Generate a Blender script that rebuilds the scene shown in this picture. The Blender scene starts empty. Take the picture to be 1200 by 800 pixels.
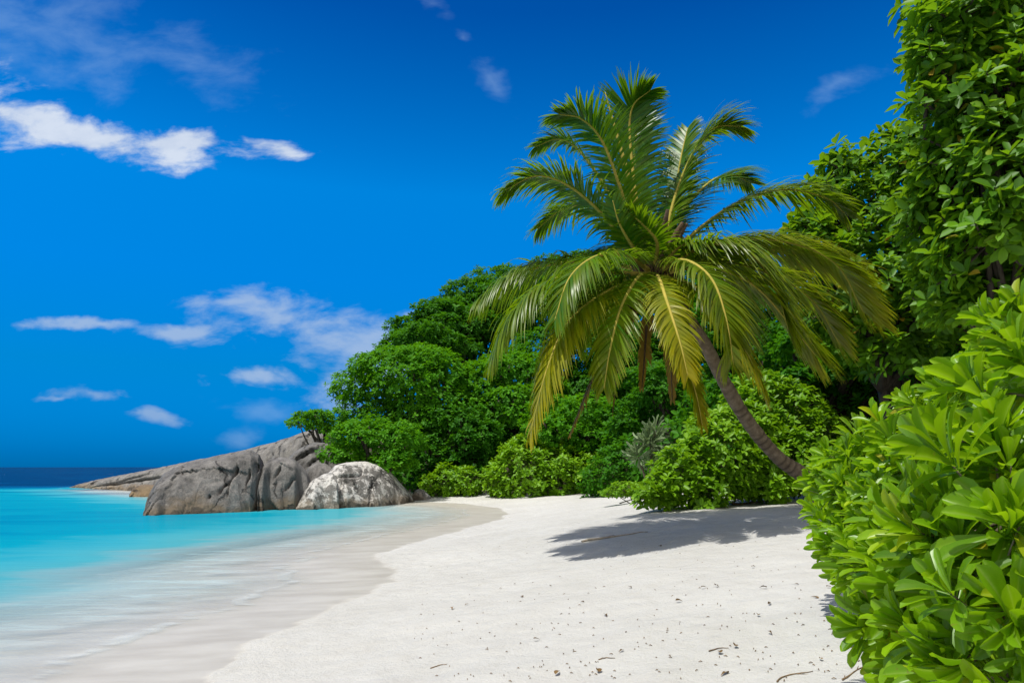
import bpy, math, random
import numpy as np
from mathutils import Vector, noise as mnoise

C = bpy.context.scene.collection
SC = bpy.context.scene
R = math.radians
rng = np.random.default_rng(7)

# ------------------------------------------------------------------ camera, sky, sun, exposure
F, CX, HY, EYE = 800.0, 600.0, 547.0, 2.0
cam = bpy.data.cameras.new('camera'); cam.lens = 24; cam.sensor_width = 36; cam.shift_y = (HY - 400) / 1200
cam.clip_start = 0.05; cam.clip_end = 20000
cob = bpy.data.objects.new('camera', cam); C.objects.link(cob)
cob.location = (0, 0, EYE); cob.rotation_euler = (R(90), 0, 0)
SC.camera = cob
SC.view_settings.view_transform = 'Standard'; SC.view_settings.look = 'None'
SC.view_settings.gamma = 1; SC.view_settings.exposure = 0; SC.view_settings.use_curve_mapping = False
SC.cycles.use_denoising = True
SC.cycles.max_bounces = 8; SC.cycles.diffuse_bounces = 4; SC.cycles.glossy_bounces = 3
SC.cycles.transmission_bounces = 4; SC.cycles.transparent_max_bounces = 8
SC.cycles.sample_clamp_indirect = 6

SUN_EL, SUN_AZ = 67.0, -127.0
SUN_STRENGTH, SKY_STRENGTH = 4.6, 0.1


class NT:
    """small helper to write shader nodes"""
    def __init__(s, tree):
        s.t = tree; tree.nodes.clear()
    def n(s, kind, ins=None, **kw):
        nd = s.t.nodes.new(kind)
        for k, v in kw.items(): setattr(nd, k, v)
        for k, v in (ins or {}).items():
            sk = nd.inputs[k]
            if isinstance(v, bpy.types.NodeSocket): s.t.links.new(v, sk)
            else: sk.default_value = v
        return nd
    def m(s, op, a, b=None, c=None, clamp=False):
        nd = s.t.nodes.new('ShaderNodeMath'); nd.operation = op; nd.use_clamp = clamp
        for i, v in enumerate((a, b, c)):
            if v is None: continue
            if isinstance(v, bpy.types.NodeSocket): s.t.links.new(v, nd.inputs[i])
            else: nd.inputs[i].default_value = v
        return nd.outputs[0]
    def step(s, v, a, b, lo=0.0, hi=1.0):
        nd = s.n('ShaderNodeMapRange', {0: v, 1: a, 2: b, 3: lo, 4: hi}); nd.interpolation_type = 'SMOOTHSTEP'
        return nd.outputs[0]
    def lin(s, v, a, b, lo=0.0, hi=1.0):
        return s.n('ShaderNodeMapRange', {0: v, 1: a, 2: b, 3: lo, 4: hi}).outputs[0]
    def mix(s, f, a, b, mode='MIX'):
        nd = s.t.nodes.new('ShaderNodeMix'); nd.data_type = 'RGBA'; nd.blend_type = mode
        for i, v in ((0, f), (6, a), (7, b)):
            if isinstance(v, bpy.types.NodeSocket): s.t.links.new(v, nd.inputs[i])
            else: nd.inputs[i].default_value = v if i == 0 else (tuple(v) + (1,))[:4]
        return nd.outputs[2]
    def noise(s, vec, scale, detail=4, rough=0.55, dist=0.0):
        return s.n('ShaderNodeTexNoise', {'Vector': vec, 'Scale': scale, 'Detail': detail, 'Roughness': rough, 'Distortion': dist}).outputs[0]
    def ramp(s, f, stops):
        nd = s.n('ShaderNodeValToRGB', {0: f}); cr = nd.color_ramp
        while len(cr.elements) < len(stops): cr.elements.new(0.5)
        for e, (p, c) in zip(cr.elements, stops):
            e.position = p; e.color = tuple(c) + (1,)
        return nd.outputs[0]
    def scale(s, vec, v):
        return s.n('ShaderNodeMapping', {'Vector': vec, 'Scale': v}).outputs[0]
    def attr(s, name):
        return s.n('ShaderNodeAttribute', attribute_name=name).outputs['Fac']
    def link(s, a, b): s.t.links.new(a, b)


def build_world():
    w = bpy.data.worlds.new('World'); SC.world = w; w.use_nodes = True
    q = NT(w.node_tree)
    sky = q.n('ShaderNodeTexSky'); sky.sky_type = 'NISHITA'; sky.sun_disc = False
    sky.sun_elevation = R(SUN_EL); sky.sun_rotation = R(SUN_AZ); sky.air_density = 1.0; sky.dust_density = 0.3; sky.ozone_density = 2.0
    d = q.n('ShaderNodeTexCoord').outputs['Generated']
    sp = q.n('ShaderNodeSeparateXYZ', {0: d}).outputs
    dx, dy, dz = sp[0], sp[1], sp[2]
    # deep polarised blue: tint the physical sky
    el = q.m('MULTIPLY', q.m('ARCSINE', dz), 57.2958)
    tint = q.ramp(q.lin(el, -2, 60), [(0.0, (0., .25, 1.03)), (.048, (0., .285, 1.08)), (.155, (0., .53, 1.12)), (.27, (0., .76, 1.55)), (.38, (0., .97, 1.80)), (.574, (0., .475, 1.22)), (.75, (0., .42, 1.1)), (1.0, (.05, .55, 1.2))])
    blue = q.mix(1.0, sky.outputs[0], tint, 'MULTIPLY')
    # clouds: laid out by direction on the sky
    ys = q.m('MAXIMUM', dy, 0.05)
    u = q.m('DIVIDE', dx, ys); v = q.m('DIVIDE', dz, ys)
    uv = q.n('ShaderNodeCombineXYZ', {0: u, 1: v, 2: 0.0}).outputs[0]
    wob = q.n('ShaderNodeTexNoise', {'Vector': uv, 'Scale': 7.0, 'Detail': 4.0, 'Roughness': .6}).outputs['Color']
    wob = q.n('ShaderNodeVectorMath', {0: wob, 1: (.5, .5, .5)}, operation='SUBTRACT').outputs[0]
    wob = q.n('ShaderNodeVectorMath', {0: wob, 1: (.10, .05, 0)}, operation='MULTIPLY').outputs[0]
    wuv = q.n('ShaderNodeVectorMath', {0: uv, 1: wob}, operation='ADD').outputs[0]
    n1 = q.noise(q.scale(uv, (1.0, 2.1, 1)), 9.0, 7, 0.60, 0.25)
    n2 = q.noise(q.scale(uv, (1.0, 2.6, 1)), 3.2, 4, 0.55, 0.1)
    fb = q.m('ADD', q.m('MULTIPLY', q.m('SUBTRACT', n1, .5), 2.3), q.m('MULTIPLY', q.m('SUBTRACT', n2, .5), 1.0))
    def group(ells, soft, rag=1.0):
        cur = None
        for (px, py, rx, ry, ang) in ells:
            mp = q.n('ShaderNodeMapping', {'Vector': wuv, 'Location': ((px - CX) / F, (HY - py) / F, 0), 'Rotation': (0, 0, R(ang)), 'Scale': (rx / F, ry / F, 1)}, vector_type='TEXTURE')
            ln = q.n('ShaderNodeVectorMath', {0: mp.outputs[0]}, operation='LENGTH').outputs['Value']
            e = q.m('SUBTRACT', 1.0, ln)
            cur = e if cur is None else q.m('SMOOTH_MAX', cur, e, 0.25)
        return q.step(q.m('ADD', cur, q.m('MULTIPLY', fb, rag)), 0.02, soft)
    bright = group([(5, 130, 95, 42, -10), (110, 160, 130, 27, -10), (215, 168, 115, 22, 0), (285, 162, 50, 16, -8), (330, 172, 34, 14, -8), (-60, 130, 90, 60, 0)], 0.95, 1.55)
    soft = group([(320, 372, 120, 36, -4), (395, 402, 120, 48, -8), (290, 356, 90, 13, -3), (210, 384, 80, 12, 2), (110, 380, 75, 8, 0), (300, 440, 60, 14, -6), (430, 440, 80, 40, 0), (470, 372, 30, 9, 8)], 0.95, 1.35)
    small = group([(105, 459, 58, 10, 3), (185, 490, 40, 10, -2), (70, 465, 30, 5, 6)], 1.1, 1.3)
    faint = group([(300, 476, 60, 14, -8), (285, 508, 34, 20, 10), (505, 5, 40, 16, -30), (540, 45, 22, 12, -25), (575, 98, 48, 17, -50), (60, 40, 220, 70, -12), (215, 75, 140, 45, -18), (990, 100, 75, 18, 25)], 1.35, 1.25)
    front = q.step(dy, 0.15, 0.3)
    col = q.mix(q.m('MULTIPLY', q.m('MULTIPLY', faint, .26), front), blue, (3.6, 5.6, 8.4))
    col = q.mix(q.m('MULTIPLY', q.m('MULTIPLY', soft, .80), front), col, (3.9, 5.3, 7.6))
    col = q.mix(q.m('MULTIPLY', q.m('MULTIPLY', small, .66), front), col, (3.6, 5.0, 7.2))
    col = q.mix(q.m('MULTIPLY', q.m('MULTIPLY', bright, .92), front), col, q.mix(q.lin(n1, .35, .65), (5.6, 6.5, 8.0), (7.2, 7.9, 9.0)))
    # unseen bright cloud added behind the camera and overhead, fill to neutralise blue shade
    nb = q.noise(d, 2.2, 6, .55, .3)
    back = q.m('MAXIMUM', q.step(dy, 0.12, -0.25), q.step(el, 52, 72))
    fill_cloud = q.m('MULTIPLY', back, q.step(nb, 0.30, 0.52))
    col = q.mix(fill_cloud, col, (10.0, 9.4, 8.7))
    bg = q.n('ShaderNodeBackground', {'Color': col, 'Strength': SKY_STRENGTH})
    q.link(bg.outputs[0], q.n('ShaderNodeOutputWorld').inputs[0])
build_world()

sl = bpy.data.lights.new('sun', 'SUN'); sl.energy = SUN_STRENGTH; sl.angle = R(0.53); sl.color = (1.0, 0.965, 0.90)
so = bpy.data.objects.new('sun', sl); C.objects.link(so)
SUNV = Vector((math.sin(R(SUN_AZ)) * math.cos(R(SUN_EL)), math.cos(R(SUN_AZ)) * math.cos(R(SUN_EL)), math.sin(R(SUN_EL))))
so.rotation_euler = (-SUNV).to_track_quat('-Z', 'Y').to_euler(); so.location = (0, 20, 60)

# ------------------------------------------------------------------ helpers
def P(px, py, Y):
    """world point seen at photo pixel (px, py) at distance Y in front of the camera"""
    return np.array([(px - CX) / F * Y, Y, EYE + (HY - py) / F * Y])


def mesh_obj(name, verts, faces, mat, parent=None, attrs=None, smooth=True):
    """verts (N,3); faces (M,k) array with one k, or a list of such arrays"""
    if not isinstance(faces, (list, tuple)): faces = [faces]
    faces = [np.asarray(f, dtype=np.int32) for f in faces if len(f)]
    me = bpy.data.meshes.new(name)
    verts = np.asarray(verts, dtype=np.float32)
    me.vertices.add(len(verts)); me.vertices.foreach_set('co', verts.ravel())
    tot = np.concatenate([np.full(len(f), f.shape[1], np.int32) for f in faces])
    idx = np.concatenate([f.ravel() for f in faces])
    me.loops.add(len(idx)); me.loops.foreach_set('vertex_index', idx)
    me.polygons.add(len(tot))
    st = np.zeros(len(tot), np.int32); st[1:] = np.cumsum(tot)[:-1]
    me.polygons.foreach_set('loop_start', st); me.polygons.foreach_set('loop_total', tot)
    me.polygons.foreach_set('use_smooth', np.full(len(tot), smooth, bool))
    for k, a in (attrs or {}).items():
        at = me.attributes.new(k, 'FLOAT', 'POINT'); at.data.foreach_set('value', np.asarray(a, np.float32))
    me.update(calc_edges=True); me.validate()
    if mat: me.materials.append(mat)
    o = bpy.data.objects.new(name, me); C.objects.link(o)
    if parent:
        o.parent = parent; o.location = -Vector(parent.location) if not parent.get('_local') else (0, 0, 0)
    return o


def part(name, verts, faces, mat, thing_, attrs=None, smooth=True):
    """mesh in world coordinates, made a child of a thing whose Empty stands at its base"""
    base = np.array(thing_.location) if thing_.parent is None else np.array(thing_.parent.location)
    me = mesh_obj(name, np.asarray(verts) - base, faces, mat, None, attrs, smooth)
    me.parent = thing_
    return me


def tag(o, label, cat, group=None, kind=None):
    o['label'] = label; o['category'] = cat
    if group: o['group'] = group
    if kind: o['kind'] = kind
    return o


def thing(name, label, cat, loc, group=None):
    o = bpy.data.objects.new(name, None); C.objects.link(o)
    o.location = [float(a) for a in loc]; o.empty_display_size = 0.2
    return tag(o, label, cat, group)


def solo(name, verts, faces, mat, label, cat, loc, group=None, attrs=None, smooth=True):
    o = mesh_obj(name, np.asarray(verts) - np.asarray(loc), faces, mat, None, attrs, smooth)
    o.location = [float(a) for a in loc]
    return tag(o, label, cat, group)


def norm(a):
    a = np.asarray(a, float)
    return a / np.maximum(np.linalg.norm(a, axis=-1, keepdims=True), 1e-9)


def catmull(pts, n):
    pts = np.asarray(pts, float)
    q = np.vstack([2 * pts[0] - pts[1], pts, 2 * pts[-1] - pts[-2]])
    t = np.linspace(0, len(pts) - 1 - 1e-6, n); i = t.astype(int); f = (t - i)[:, None]
    a, b, c, d = q[i], q[i + 1], q[i + 2], q[i + 3]
    return 0.5 * (2 * b + (c - a) * f + (2 * a - 5 * b + 4 * c - d) * f ** 2 + (3 * b - a - 3 * c + d) * f ** 3)


class Mesh:
    def __init__(s): s.v = []; s.q = []; s.t = []; s.n = 0; s.a = []
    def add(s, v, quads=None, tris=None, a=0.5):
        v = np.asarray(v, float)
        if quads is not None and len(quads): s.q.append(np.asarray(quads) + s.n)
        if tris is not None and len(tris): s.t.append(np.asarray(tris) + s.n)
        s.v.append(v); s.n += len(v)
        s.a.append(np.broadcast_to(np.asarray(a, float), (len(v),)))
    def tube(s, path, rad, sides=8, a=0.5, wob=0.0, cap=True):
        path = np.asarray(path, float); n = len(path)
        rad = np.broadcast_to(np.asarray(rad, float), (n,))
        T = norm(np.gradient(path, axis=0))
        ref = np.array([0.31, 0.12, 0.94]) if abs(T[:, 2]).mean() < .8 else np.array([1.0, 0.1, 0.05])
        A = norm(np.cross(T, ref)); B = np.cross(T, A)
        th = np.arange(sides) * 2 * math.pi / sides
        rr = rad[:, None] * (1 + wob * rng.standard_normal((n, sides)))
        v = path[:, None] + rr[..., None] * (np.cos(th)[None, :, None] * A[:, None] + np.sin(th)[None, :, None] * B[:, None])
        i = np.arange(n - 1)[:, None]; j = np.arange(sides)[None]
        q = np.stack(np.broadcast_arrays(i * sides + j, i * sides + (j + 1) % sides, (i + 1) * sides + (j + 1) % sides, (i + 1) * sides + j), -1).reshape(-1, 4)
        v = v.reshape(-1, 3); tr = []
        if cap:
            v = np.vstack([v, path[0], path[-1]]); k = n * sides
            tr = [(k, (b + 1) % sides, b) for b in range(sides)] + [(k + 1, (n - 1) * sides + b, (n - 1) * sides + (b + 1) % sides) for b in range(sides)]
        s.add(v, q, tr, a)
    def faces(s):
        r = []
        if s.q: r.append(np.vstack(s.q))
        if s.t: r.append(np.vstack(s.t))
        return r
    def verts(s): return np.vstack(s.v)
    def attr(s): return np.concatenate(s.a)
    def part(s, name, mat, th): return part(name, s.verts(), s.faces(), mat, th, {'rnd': s.attr()})
    def solo(s, name, mat, label, cat, loc, group=None): return solo(name, s.verts(), s.faces(), mat, label, cat, loc, group, {'rnd': s.attr()})


def vnoise(p, scale, seed=0, octs=4):
    """fractal value noise, vectorised"""
    p = np.asarray(p, float) * scale + seed * 17.13
    out = np.zeros(len(p)); amp = 1.0; tot = 0
    for _ in range(octs):
        i = np.floor(p).astype(np.int64); f = p - i; f = f * f * (3 - 2 * f)
        def h(a, b, c):
            x = (i[:, 0] + a) * 374761393 + (i[:, 1] + b) * 668265263 + (i[:, 2] + c) * 2147483647
            x = (x ^ (x >> 13)) * 1274126177; x = x ^ (x >> 16)
            return (x & 0xffff) / 65535.0
        r = 0
        for a in (0, 1):
            for b in (0, 1):
                for c in (0, 1):
                    r = r + h(a, b, c) * (f[:, 0] if a else 1 - f[:, 0]) * (f[:, 1] if b else 1 - f[:, 1]) * (f[:, 2] if c else 1 - f[:, 2])
        out += amp * (r * 2 - 1); tot += amp; amp *= .5; p = p * 2.03 + 5.7
    return out / tot

# ------------------------------------------------------------------ materials
def new_mat(name):
    m = bpy.data.materials.new(name); m.use_nodes = True
    return m, NT(m.node_tree)


def finish(q, shader): q.link(shader, q.n('ShaderNodeOutputMaterial').inputs[0])


def leaf_mat(name, stops, trans=(0.2, 0.4, 0.01), tfac=0.3, rough=0.4, spec=0.5, tip=None, vein=False):
    m, q = new_mat(name)
    col = q.ramp(q.attr('rnd'), stops)
    if tip:
        col = q.mix(q.attr('tip'), col, tip)
    pos = q.n('ShaderNodeNewGeometry').outputs['Position']
    col = q.mix(q.lin(q.noise(pos, 3.0, 2), .3, .7, 0.0, .35), col, tuple(c * .55 for c in stops[1][1]))
    if vein:
        col = q.mix(q.m('MULTIPLY', q.m('POWER', q.attr('vein'), 4.0), .45), col, (.36, .46, .10))
        spot = q.m('MULTIPLY', q.step(q.noise(pos, 46, 3, .6), .665, .70), q.step(q.noise(pos, 5, 2), .48, .58))
        col = q.mix(q.m('MULTIPLY', spot, .8), col, (.20, .15, .03))
        col = q.mix(q.lin(q.noise(pos, 18, 4, .6), .35, .75, 0, .30), col, (.10, .20, .01))
    b = q.n('ShaderNodeBsdfPrincipled', {'Base Color': col, 'Roughness': rough, 'Specular IOR Level': spec})
    tc = q.mix(.5, col, trans)
    t = q.n('ShaderNodeBsdfTranslucent', {'Color': tc})
    finish(q, q.n('ShaderNodeMixShader', {0: tfac, 1: b.outputs[0], 2: t.outputs[0]}).outputs[0])
    return m


def bark_mat(name, c1, c2, scale=6.0, bump=.4):
    m, q = new_mat(name)
    pos = q.n('ShaderNodeNewGeometry').outputs['Position']
    n = q.noise(q.scale(pos, (1, 1, .35)), scale, 5, .65)
    col = q.mix(q.lin(n, .35, .65), c1, c2)
    bp = q.n('ShaderNodeBump', {'Height': n, 'Strength': bump, 'Distance': .05}).outputs[0]
    finish(q, q.n('ShaderNodeBsdfPrincipled', {'Base Color': col, 'Roughness': .85, 'Normal': bp}).outputs[0])
    return m


M_SCAEV = leaf_mat('sea_lettuce_leaf', [(0, (.045, .14, .003)), (.45, (.17, .37, .004)), (.85, (.31, .53, .008)), (.94, (.44, .58, .012)), (.985, (.42, .40, .02)), (1, (.5, .34, .02))], (.48, .76, .006), .46, .34, .40, vein=True)
M_SHRUB = leaf_mat('shrub_leaf', [(0, (.08, .21, .004)), (.5, (.16, .36, .006)), (1, (.24, .46, .01))], (.36, .62, .008), .36, .45, .3)
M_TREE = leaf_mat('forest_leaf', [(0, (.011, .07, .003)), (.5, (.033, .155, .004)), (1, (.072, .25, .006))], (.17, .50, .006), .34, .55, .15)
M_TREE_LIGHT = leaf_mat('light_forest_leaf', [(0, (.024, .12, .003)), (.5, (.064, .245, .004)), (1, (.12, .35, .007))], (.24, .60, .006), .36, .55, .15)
M_BROAD = leaf_mat('broad_tree_leaf', [(0, (.035, .12, .004)), (.5, (.085, .24, .006)), (.9, (.16, .36, .009)), (.98, (.22, .40, .01)), (.99, (.40, .25, .02)), (1, (.4, .2, .02))], (.36, .60, .008), .40, .48, .35)
M_GREY = leaf_mat('grey_green_leaf', [(0, (.11, .17, .07)), (.5, (.2, .28, .13)), (1, (.32, .4, .22))], (.25, .4, .1), .25, .5, .3)
M_PALM = leaf_mat('palm_leaflet', [(0, (.012, .085, .003)), (.5, (.032, .165, .004)), (1, (.085, .26, .006))], (.32, .52, .004), .45, .36, .40, tip=(.52, .41, .008))
M_DEAD = leaf_mat('dead_palm_leaflet', [(0, (.10, .06, .015)), (.5, (.20, .13, .02)), (1, (.30, .22, .03))], (.4, .28, .03), .25, .6, .2, tip=(.32, .20, .03))
M_RIB = bark_mat('palm_midrib', (.30, .27, .03), (.42, .33, .05), 8, .1)
M_FIBRE = bark_mat('palm_fibre', (.035, .02, .01), (.14, .085, .035), 14, .8)
M_BARK = bark_mat('tree_bark', (.022, .016, .011), (.075, .06, .042), 5, .6)
M_STEM = bark_mat('shrub_stem', (.07, .06, .03), (.19, .16, .10), 14, .4)
M_DRIFT = bark_mat('driftwood', (.20, .16, .12), (.42, .37, .30), 9, .6)
M_TWIG = bark_mat('dry_twig', (.07, .045, .02), (.24, .16, .08), 30, .4)


def palm_bark():
    m, q = new_mat('palm_bark')
    pos = q.n('ShaderNodeNewGeometry').outputs['Position']
    ring = q.attr('rnd')
    n = q.noise(pos, 9, 6, .7)
    col = q.mix(q.lin(n, .3, .7), (.11, .075, .042), (.30, .235, .16))
    col = q.mix(q.m('MULTIPLY', ring, .75), col, (.045, .03, .018))
    bp = q.n('ShaderNodeBump', {'Height': n, 'Strength': .5, 'Distance': .04}).outputs[0]
    finish(q, q.n('ShaderNodeBsdfPrincipled', {'Base Color': col, 'Roughness': .85, 'Normal': bp}).outputs[0])
    return m
M_PBARK = palm_bark()


def rock_mat(name, dark, light, tan, white=0.0, band=0.45):
    m, q = new_mat(name)
    pos = q.n('ShaderNodeNewGeometry').outputs['Position']
    big = q.noise(pos, .55, 5, .6)
    streak = q.noise(q.scale(pos, (2.2, 2.2, .25)), 1.3, 6, .6, .3)
    fine = q.noise(pos, 16, 5, .75)
    lich = q.noise(pos, 2.6, 6, .7)
    col = q.mix(q.lin(q.m('ADD', q.m('MULTIPLY', big, .5), q.m('MULTIPLY', streak, .5)), .38, .62), dark, light)
    col = q.mix(q.lin(q.noise(pos, 45, 3, .7), .45, .65, 0, .35), col, tuple(min(1, c * 1.7) for c in light))
    col = q.mix(q.lin(fine, .3, .75, 0, .6), col, tuple(c * .42 for c in dark))
    if white > 0:
        wp = q.m('ADD', q.m('ADD', lich, .02), q.lin(q.noise(pos, .5, 3), .35, .65, -.12, .12))
        col = q.mix(q.m('MULTIPLY', q.step(wp, .47, .56), white), col, (.66, .64, .60))
        col = q.mix(q.m('MULTIPLY', q.step(q.noise(pos, 4.2, 5, .75), .57, .63), .75), col, (.06, .058, .056))
    z = q.n('ShaderNodeSeparateXYZ', {0: pos}).outputs[2]
    zz = q.m('ADD', z, q.lin(q.noise(pos, .7, 6, .65), .2, .8, -.6, .6))
    col = q.mix(q.m('MULTIPLY', q.step(zz, band + .32, band - .25), .8), col, tan)
    col = q.mix(q.m('MULTIPLY', q.step(zz, .14, .02), .75), col, (.055, .045, .033))
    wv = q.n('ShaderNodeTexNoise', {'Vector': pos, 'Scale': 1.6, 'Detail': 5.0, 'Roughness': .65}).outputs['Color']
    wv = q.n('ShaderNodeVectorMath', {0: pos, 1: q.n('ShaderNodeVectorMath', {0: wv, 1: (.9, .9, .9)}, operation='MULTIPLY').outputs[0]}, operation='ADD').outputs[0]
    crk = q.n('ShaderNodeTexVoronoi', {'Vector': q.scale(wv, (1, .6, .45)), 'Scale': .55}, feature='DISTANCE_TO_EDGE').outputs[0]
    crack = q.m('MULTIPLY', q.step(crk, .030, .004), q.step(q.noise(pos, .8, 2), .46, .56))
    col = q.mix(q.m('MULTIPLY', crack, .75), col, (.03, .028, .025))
    stain = q.m('MULTIPLY', q.step(q.noise(q.scale(pos, (3.0, 3.0, .22)), 1.0, 5, .65, .4), .52, .66), q.step(big, .42, .56))
    col = q.mix(q.m('MULTIPLY', stain, .55), col, tuple(c * .6 for c in dark))
    hgt = q.m('ADD', q.m('MULTIPLY', fine, .5), q.m('ADD', q.m('MULTIPLY', streak, .8), q.m('SUBTRACT', q.m('MULTIPLY', q.noise(pos, 5, 5, .7), .7), q.m('MULTIPLY', crack, 1.2))))
    bp = q.n('ShaderNodeBump', {'Height': hgt, 'Strength': .8, 'Distance': .2}).outputs[0]
    finish(q, q.n('ShaderNodeBsdfPrincipled', {'Base Color': col, 'Roughness': .82, 'Specular IOR Level': .3, 'Normal': bp}).outputs[0])
    return m
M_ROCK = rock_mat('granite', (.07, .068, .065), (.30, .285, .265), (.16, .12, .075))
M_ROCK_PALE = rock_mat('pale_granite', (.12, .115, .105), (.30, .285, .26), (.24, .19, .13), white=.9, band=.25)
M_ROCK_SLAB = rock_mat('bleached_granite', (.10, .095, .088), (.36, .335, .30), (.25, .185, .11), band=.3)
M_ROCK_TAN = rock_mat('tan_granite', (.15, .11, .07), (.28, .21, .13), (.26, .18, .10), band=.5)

# ------------------------------------------------------------------ terrain
W = np.array([(-3.4, -400), (-3.4, -60), (-3.0, -10), (-2.95, 0), (-2.85, 4.5), (-2.85, 6.3), (-2.92, 7.6), (-2.45, 9.7), (-2.0, 11.6), (-2.15, 12.6), (-2.95, 14.2), (-3.05, 15.4), (-2.7, 17.4),
              (-1.6, 21.3), (-0.5, 25.5), (-.25, 28.5), (-.7, 32.5), (-2.6, 36.5), (-6.0, 39.0), (-10, 39.5), (-14, 42), (-24, 52), (-38, 66), (-44, 80), (-30, 130), (40, 220), (400, 500), (5000, 3000)], float)


def shore(x, y):
    """signed distance to the upper swash line, positive on land"""
    p = np.stack([x, y], -1); best = np.full(len(x), 1e9)
    for a, b in zip(W[:-1], W[1:]):
        ab = b - a; t = np.clip(((p - a) @ ab) / (ab @ ab), 0, 1)
        best = np.minimum(best, np.linalg.norm(p - (a + t[:, None] * ab), axis=1))
    poly = np.vstack([W, [(9000, 3000), (9000, -400)]])
    ins = np.zeros(len(x), bool)
    for a, b in zip(poly, np.roll(poly, -1, axis=0)):
        c = ((a[1] > y) != (b[1] > y)); 
        if a[1] != b[1]:
            ins ^= c & (x < (b[0] - a[0]) * (y - a[1]) / (b[1] - a[1]) + a[0])
    return np.where(ins, best, -best)

SX = np.array([-3000, -200, -90, -60, -35, -22, -13, -9, -6.5, -4.5, -2.6, -1.2, 0, 1, 3, 6, 9, 14, 22, 40, 70, 200, 3000.])
SZ = np.array([-40, -30, -18, -9, -4.8, -3.0, -1.9, -1.05, -.50, -.20, -.06, .0, .05, .13, .42, .86, 1.05, 1.3, 4.0, 11.0, 16, 18, 18.])


def terrain(x, y):
    x = np.atleast_1d(np.asarray(x, float)); y = np.atleast_1d(np.asarray(y, float))
    p3 = np.stack([x, y, 0 * x], -1)
    s = shore(x, y) + .25 * vnoise(p3, .9, 3, 3) * np.exp(-((y - 12) / 25) ** 2)
    z = np.interp(s, SX, SZ)
    far = np.clip((y - 24) / 16, 0, 1)
    z = np.where((s > 0) & (s < 14), z * (1 - .42 * far), z)
    land = np.clip(s / 2.5, 0, 1)
    z = z + land * (.03 * np.minimum(0, vnoise(p3, 1.5, 8, 2) + .15) + .035 * vnoise(p3, .55, 1, 3) + .022 * vnoise(p3, 2.6, 2, 3))
    return z, s


def ground(x, y): return float(terrain([x], [y])[0][0])


def hit(px, py):
    """first point of the beach seen at a photo pixel"""
    Y = np.arange(2.0, 70, .05); p = P(px, py, Y[:, None]) if False else np.stack([(px - CX) / F * Y, Y, EYE + (HY - py) / F * Y], -1)
    z, _ = terrain(p[:, 0], p[:, 1]); k = np.argmax(z > p[:, 2])
    return np.array([p[k, 0], p[k, 1], z[k]])


def axis(spec):
    out = []
    for a, b, d in spec: out.extend(np.arange(a, b, d))
    return np.array(out + [spec[-1][1]])


def grid_mesh(xs, ys):
    X, Yg = np.meshgrid(xs, ys); nx = len(xs); ny = len(ys)
    i = np.arange(ny - 1)[:, None]; j = np.arange(nx - 1)[None]
    q = np.stack(np.broadcast_arrays(i * nx + j, i * nx + j + 1, (i + 1) * nx + j + 1, (i + 1) * nx + j), -1).reshape(-1, 4)
    return X.ravel(), Yg.ravel(), q

xs = axis([(-4000, -400, 900), (-400, -60, 40), (-60, -14, 2), (-14, -5, .5), (-5, 9, .11), (9, 20, .6), (20, 80, 4), (80, 400, 40), (400, 4000, 900)])
ys = axis([(-400, -20, 40), (-20, 3, 1), (3, 14, .10), (14, 24, .2), (24, 45, .4), (45, 100, 3), (100, 400, 30), (400, 4000, 900)])
gx, gy, gq = grid_mesh(xs, ys)
gz, gs = terrain(gx, gy)


def sand_mat():
    m, q = new_mat('coral_sand')
    pos = q.n('ShaderNodeNewGeometry').outputs['Position']
    s = q.attr('shore')
    n_b = q.noise(pos, .5, 4); n_m = q.noise(pos, 3.2, 5, .6); n_f = q.noise(pos, 24, 4, .7)
    n_g = q.noise(pos, 160, 2, .6)
    dry = q.mix(q.lin(n_b, .3, .7), (.495, .492, .462), (.565, .565, .538))
    dry = q.mix(q.lin(n_m, .45, .75, 0, .35), dry, (.45, .43, .385))
    dry = q.mix(q.lin(n_g, .35, .75, 0, .30), dry, (.40, .37, .33))
    dry = q.mix(q.m('MULTIPLY', q.step(q.noise(pos, 42, 3, .7), .64, .70), .35), dry, (.25, .19, .13))
    wetc = q.mix(q.lin(q.noise(q.scale(pos, (1, 3, 1)), .8, 4), .35, .65), (.37, .345, .295), (.455, .435, .385))
    edge = q.m('ADD', s, q.lin(q.noise(pos, 2.0, 6, .65), 0, 1, -.35, .35))
    wet = q.step(edge, .16, -.02)
    col = q.mix(wet, dry, wetc)
    # forest floor under the trees
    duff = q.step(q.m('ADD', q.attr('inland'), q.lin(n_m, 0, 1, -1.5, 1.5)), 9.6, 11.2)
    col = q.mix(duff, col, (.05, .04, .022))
    n_d = q.n('ShaderNodeTexVoronoi', {'Vector': pos, 'Scale': 4.5, 'Randomness': 1.0}, feature='SMOOTH_F1').outputs[0]
    hgt = q.m('ADD', q.m('MULTIPLY', n_f, .55), q.m('ADD', q.m('ADD', q.m('MULTIPLY', n_m, .9), q.m('MULTIPLY', n_d, .8)), q.m('MULTIPLY', n_g, .16)))
    bst = q.lin(wet, 0, 1, .75, .04)
    bp = q.n('ShaderNodeBump', {'Height': hgt, 'Strength': bst, 'Distance': .07}).outputs[0]
    rough = q.lin(wet, 0, 1, .95, .42)
    finish(q, q.n('ShaderNodeBsdfPrincipled', {'Base Color': col, 'Roughness': rough, 'Specular IOR Level': .3, 'Normal': bp}).outputs[0])
    return m
beach = mesh_obj('beach', np.stack([gx, gy, gz], -1), gq, sand_mat(), None, {'shore': gs, 'inland': gs + 5.5 * np.clip((gy - 24) / 14, 0, 1) * (gs > 3)}); beach['kind'] = 'structure'
beach['label'] = 'white coral sand beach with darker wet sand along the water'


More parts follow.
